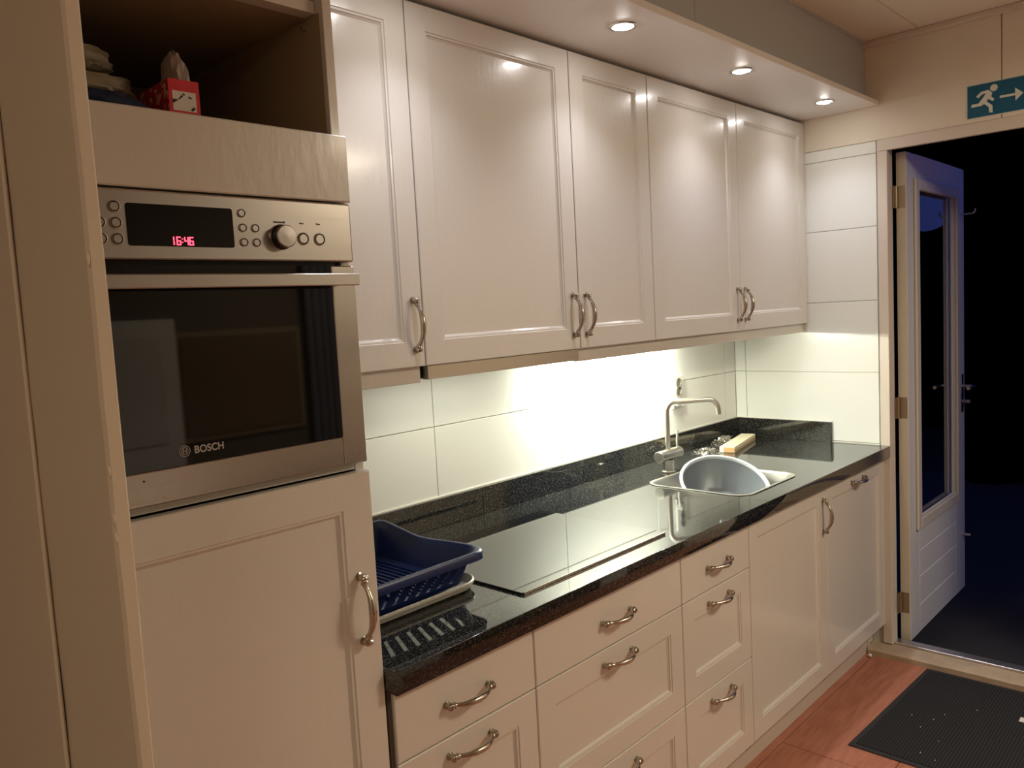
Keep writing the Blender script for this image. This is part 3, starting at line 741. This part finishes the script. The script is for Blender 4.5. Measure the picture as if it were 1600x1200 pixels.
for a, b in zip(rows, rows[1:]):
    for k in range(nseg): fb.bm.faces.new((a[k], a[(k + 1) % nseg], b[(k + 1) % nseg], b[k]))
fb.bm.faces.new(rows[-1]); fb.bm.faces.new(rows[0][::-1])
fb.obj('plastic_bag', mat('thin_white_film', (.42, .36, .34), .35), None, org=(.03, -.53, NF + .0695), label='crumpled whitish film bag poking up above the red box', cat='bag')
lump((-.118, -.53, NF + .0175), (.135, .09, .019), .10, 2.2, 2).obj('folded_cloth', NAVY, None, org=(-.15, -.52, NF), smooth=True, label='dark blue folded cloth lying lowest in the niche', cat='cloth')
lump((-.105, -.45, NF + .0595), (.125, .11, .024), .12, 2.0, 5).obj('folded_towel', CLOTHW, None, org=(-.135, -.44, NF + .036), smooth=True, label='pale folded towel directly on the dark blue cloth', cat='towel')
lump((-.112, -.44, NF + .1050), (.112, .10, .021), .12, 2.3, 11).obj('folded_towel', CLOTHW, None, org=(-.14, -.42, NF + .084), smooth=True, label='pale folded towel topmost of the niche stack', cat='towel')
lump((.085, -.33, NF + .040), (.070, .09, .043), .30, 3.2, 8).obj('plastic_bag', CLOTHW, None, org=(.075, -.28, NF), smooth=True, label='crumpled pale bag between the towels and the red box', cat='bag')

# ------------------------------------------------------------ exit sign
es = thing('exit_sign', 'teal emergency exit sign with running figure and arrow above the doorway', 'sign', (XR - .003, -1.11, 2.173))
bx('sign_plate', SIGNW, (XR - .0035, XR - .0003, -1.242, -.990, 2.1735, 2.2985), es, bev=.0008)
bx('sign_field', SIGNB, (XR - .0040, XR - .0036, -1.2395, -.9925, 2.1765, 2.2955), es)
fs = lambda a, b, t: Vector((XR - .0045 - t, a, b))
man = MB()
man.prism([(-1.081 + .0125 * math.cos(2 * PI * k / 24), 2.2735 + .0125 * math.sin(2 * PI * k / 24)) for k in range(24)][::-1], fs, .0004)
man.prism([(-1.064, 2.2695), (-1.076, 2.256), (-1.072, 2.244), (-1.083, 2.232), (-1.077, 2.226), (-1.062, 2.237), (-1.057, 2.229), (-1.076, 2.211), (-1.077, 2.185), (-1.065, 2.187), (-1.064, 2.207), (-1.049, 2.221), (-1.039, 2.216), (-1.005, 2.216), (-1.008, 2.2265), (-1.030, 2.2265), (-1.046, 2.246), (-1.055, 2.259), (-1.042, 2.257), (-1.029, 2.246), (-1.022, 2.253), (-1.039, 2.268)], fs, .0004)
man.obj('running_figure', SIGNW, es)
MB().prism([(-1.100, 2.2400), (-1.149, 2.2395), (-1.149, 2.2585), (-1.175, 2.2355), (-1.150, 2.2115), (-1.150, 2.2310), (-1.100, 2.2315)], fs, .0004).obj('arrow', SIGNW, es)
MB().prism([(-1.185, 2.185), (-1.232, 2.185), (-1.232, 2.287), (-1.185, 2.287)], fs, .0004).obj('door_symbol', SIGNW, es)

# ------------------------------------------------------------ outer door leaf, standing open
LX0, LX1, LY0, LY1, LZ0, LZ1 = 3.036, 3.885, -.742, -.702, .030, 2.112
lf = thing('outer_door', 'white half-glazed outer door standing open into the dark garden', 'door', (LX0, -.72, LZ0))
s = MB()
s.box(LX0, 3.165, LY0, LY1, LZ0, LZ1, bev=.002); s.box(3.725, LX1, LY0, LY1, LZ0, LZ1, bev=.002)
s.box(3.165, 3.725, LY0, LY1, 1.985, LZ1); s.obj('leaf_frame', DOORP, lf)
s = MB().box(LX0 - .0012, LX0, LY0 + .001, LY1 - .001, LZ0 + .002, LZ1 - .002); s.obj('hinge_edge', DOOREDGE, lf)
for z0, z1 in ((LZ0, .155), (.158, .283), (.286, .400), (.403, .530)):
    MB().box(3.166, 3.724, LY0, LY1, z0, z1, bev=.003).obj('rail_board', DOORP, lf)
def ring_frame(x0, x1, z0, z1, w_, y0, y1, name):
    s = MB()
    for b in ((x0, x0 + w_, z0, z1), (x1 - w_, x1, z0, z1), (x0 + w_, x1 - w_, z0, z0 + w_), (x0 + w_, x1 - w_, z1 - w_, z1)): s.box(b[0], b[1], y0, y1, b[2], b[3], bev=.004)
    return s.obj(name, mat('bead_paint', (.60, .56, .48), .4), lf)
ring_frame(3.120, 3.770, .500, 2.010, .048, LY0 - .013, LY0 - .0005, 'glazing_bead')
ring_frame(3.166, 3.724, .532, 1.984, .018, LY0 + .002, LY0 + .016, 'inner_bead')
bx('glass_pane', PANE, (3.167, 3.723, -.724, -.720, .533, 1.983), lf)
for z in (1.93, 1.05, .20):
    h = MB(); h.cyl((LX0 - .012, -.705, z - .045), (LX0 - .012, -.705, z + .045), .0065, 12)
    h.box(LX0 - .0025, LX0 - .0013, -.738, -.705, z - .045, z + .045); h.box(LX0 - .040, LX0 - .012, -.7015, -.7002, z - .045, z + .045)
    h.obj('hinge', mat('hinge_brass', (.42, .33, .22), .4, .8), lf, smooth=35)
lv = MB(); lv.box(3.815, 3.850, LY0 - .006, LY0, .93, 1.12, bev=.002)
lv.tube([(3.832, LY0 - .004, 1.060), (3.832, LY0 - .045, 1.060), (3.828, LY0 - .056, 1.060), (3.80, LY0 - .058, 1.060), (3.73, LY0 - .056, 1.060)], .0085, 12)
lv.cyl((3.832, LY0 - .004, .985), (3.832, LY0 - .040, .985), .009, 12)
lv.obj('lever_handle', CHROME, lf, smooth=40)
hk = MB(); hk.tube([(3.84, LY0, 1.895), (3.84, LY0 - .05, 1.895), (3.84, LY0 - .06, 1.902), (3.84, LY0 - .062, 1.918)], .0045, 10); hk.obj('wind_hook', CHROME, lf, smooth=50)
hk = MB(); hk.cyl((3.85, LY0, .31), (3.85, LY0 - .035, .31), .008, 12); hk.obj('knob', CHROME, lf, smooth=40)

# outside: dark yard and hedge
gd = MB(); 
gd.box(XR + .062, 45, -30, 12, -.20, -.045); gd.obj('ground', GROUND, None, org=(5, -1, -.2), kind='structure')
hg = MB(); bmesh.ops.create_grid(hg.bm, x_segments=90, y_segments=40, size=1)
for v in hg.bm.verts:
    u, t_ = v.co.x, (v.co.y + 1) / 2
    y = u * 4.1 + 2.9; z = -.06 + t_ * 4.4
    v.co = Vector((6.9 + .28 * noise.fractal(Vector((y * 2.2, z * 2.2, 0)), .7, 2, 4) + .5 * t_ * t_, y, z + .15 * noise.noise(Vector((y * 3, 7, 0))) * t_))
r = bmesh.ops.solidify(hg.bm, geom=hg.bm.faces[:], thickness=-.8)
hg.obj('hedge', HEDGE, None, org=(6.9, 2.9, -.05), label='tall dark hedge in the night beyond the open door', cat='hedge')

lh = MB(); bmesh.ops.create_grid(lh.bm, x_segments=90, y_segments=14, size=1)  # unseen hedge added to hide the lower sky in the glass reflection
for v in lh.bm.verts:
    y = v.co.x * 5 - 6.4; t_ = (v.co.y + 1) / 2
    v.co = Vector((9.5 + .15 * noise.noise(Vector((y * 2.2, t_ * 4, 0))), y, -.06 + t_ * (2.3 + .10 * noise.noise(Vector((y * 3, 7, 0))))))
bmesh.ops.solidify(lh.bm, geom=lh.bm.faces[:], thickness=.5)
lh.obj('added_low_hedge', HEDGE, None, org=(9.5, -6.4, -.05), label='lower dark hedge added to cut the sky reflected in the door glass', cat='hedge')
# ------------------------------------------------------------ doormat and bits on the floor
dm = thing('doormat', 'large dark ribbed doormat on the red floor before the doorway', 'doormat', (2.49, -1.2, .001))
def skew(s):
    for v in s.bm.verts: v.co.y += (v.co.x - 2.10) * -.045
    return s
skew(MB().box(2.108, 2.862, -1.62, -.822, .0008, .006, bev=.002)).obj('rubber_border', mat('mat_border', (.022, .022, .024), .7), dm)
skew(MB().box(2.126, 2.842, -1.60, -.842, .0055, .0085, bev=.001)).obj('ribbed_field', MATM, dm)
cr = MB(); rnd = random.Random(12)
for (x, y) in ((2.43, -.93), (2.36, -.98), (2.30, -1.055), (2.50, -1.02), (2.44, -1.0), (2.19, -1.03), (2.17, -1.08), (2.60, -1.10)):
    bmesh.ops.create_icosphere(cr.bm, subdivisions=1, radius=.0022, matrix=Matrix.Translation((x, y, .0105)) @ Matrix.Diagonal((rnd.uniform(.6, 1.8), rnd.uniform(.6, 1.2), .7, 1)))
cr.obj('crumbs', WHITE, None, org=(2.4, -1, .0085), label='scattered white crumbs on the dark doormat', cat='crumbs', kind='stuff')
MB().box(2.605, 2.640, -1.262, -1.230, .0088, .0094).obj('paper_scrap', WHITE, None, label='small white paper scrap on the doormat at the right photo edge', cat='paper')
s = MB(); bmesh.ops.create_icosphere(s.bm, subdivisions=2, radius=.0085, matrix=Matrix.Translation((2.845, -.638, .0088)) @ Matrix.Diagonal((1, 1, .9, 1)))
s.obj('pebble', WHITE, None, smooth=60, label='tiny pale pebble on the floor at the end of the plinth', cat='pebble')
# bodies for the room lamp and for the added fill lamp
for x, y, lab in ((2.0, -2.6, 'square ceiling lamp behind the camera towards the doorway'), (-1.4, -2.6, 'square lamp added behind and left of the camera as fill light')):
    rl = thing('room_or_added_fill_lamp', lab, 'lamp', (x, y, 2.42), group='room lamp and added fill lamp behind the camera')
    bx('lamp_body', WHITE, (x - .27, x + .27, y - .27, y + .27, 2.42, ZC - .001), rl, bev=.01)
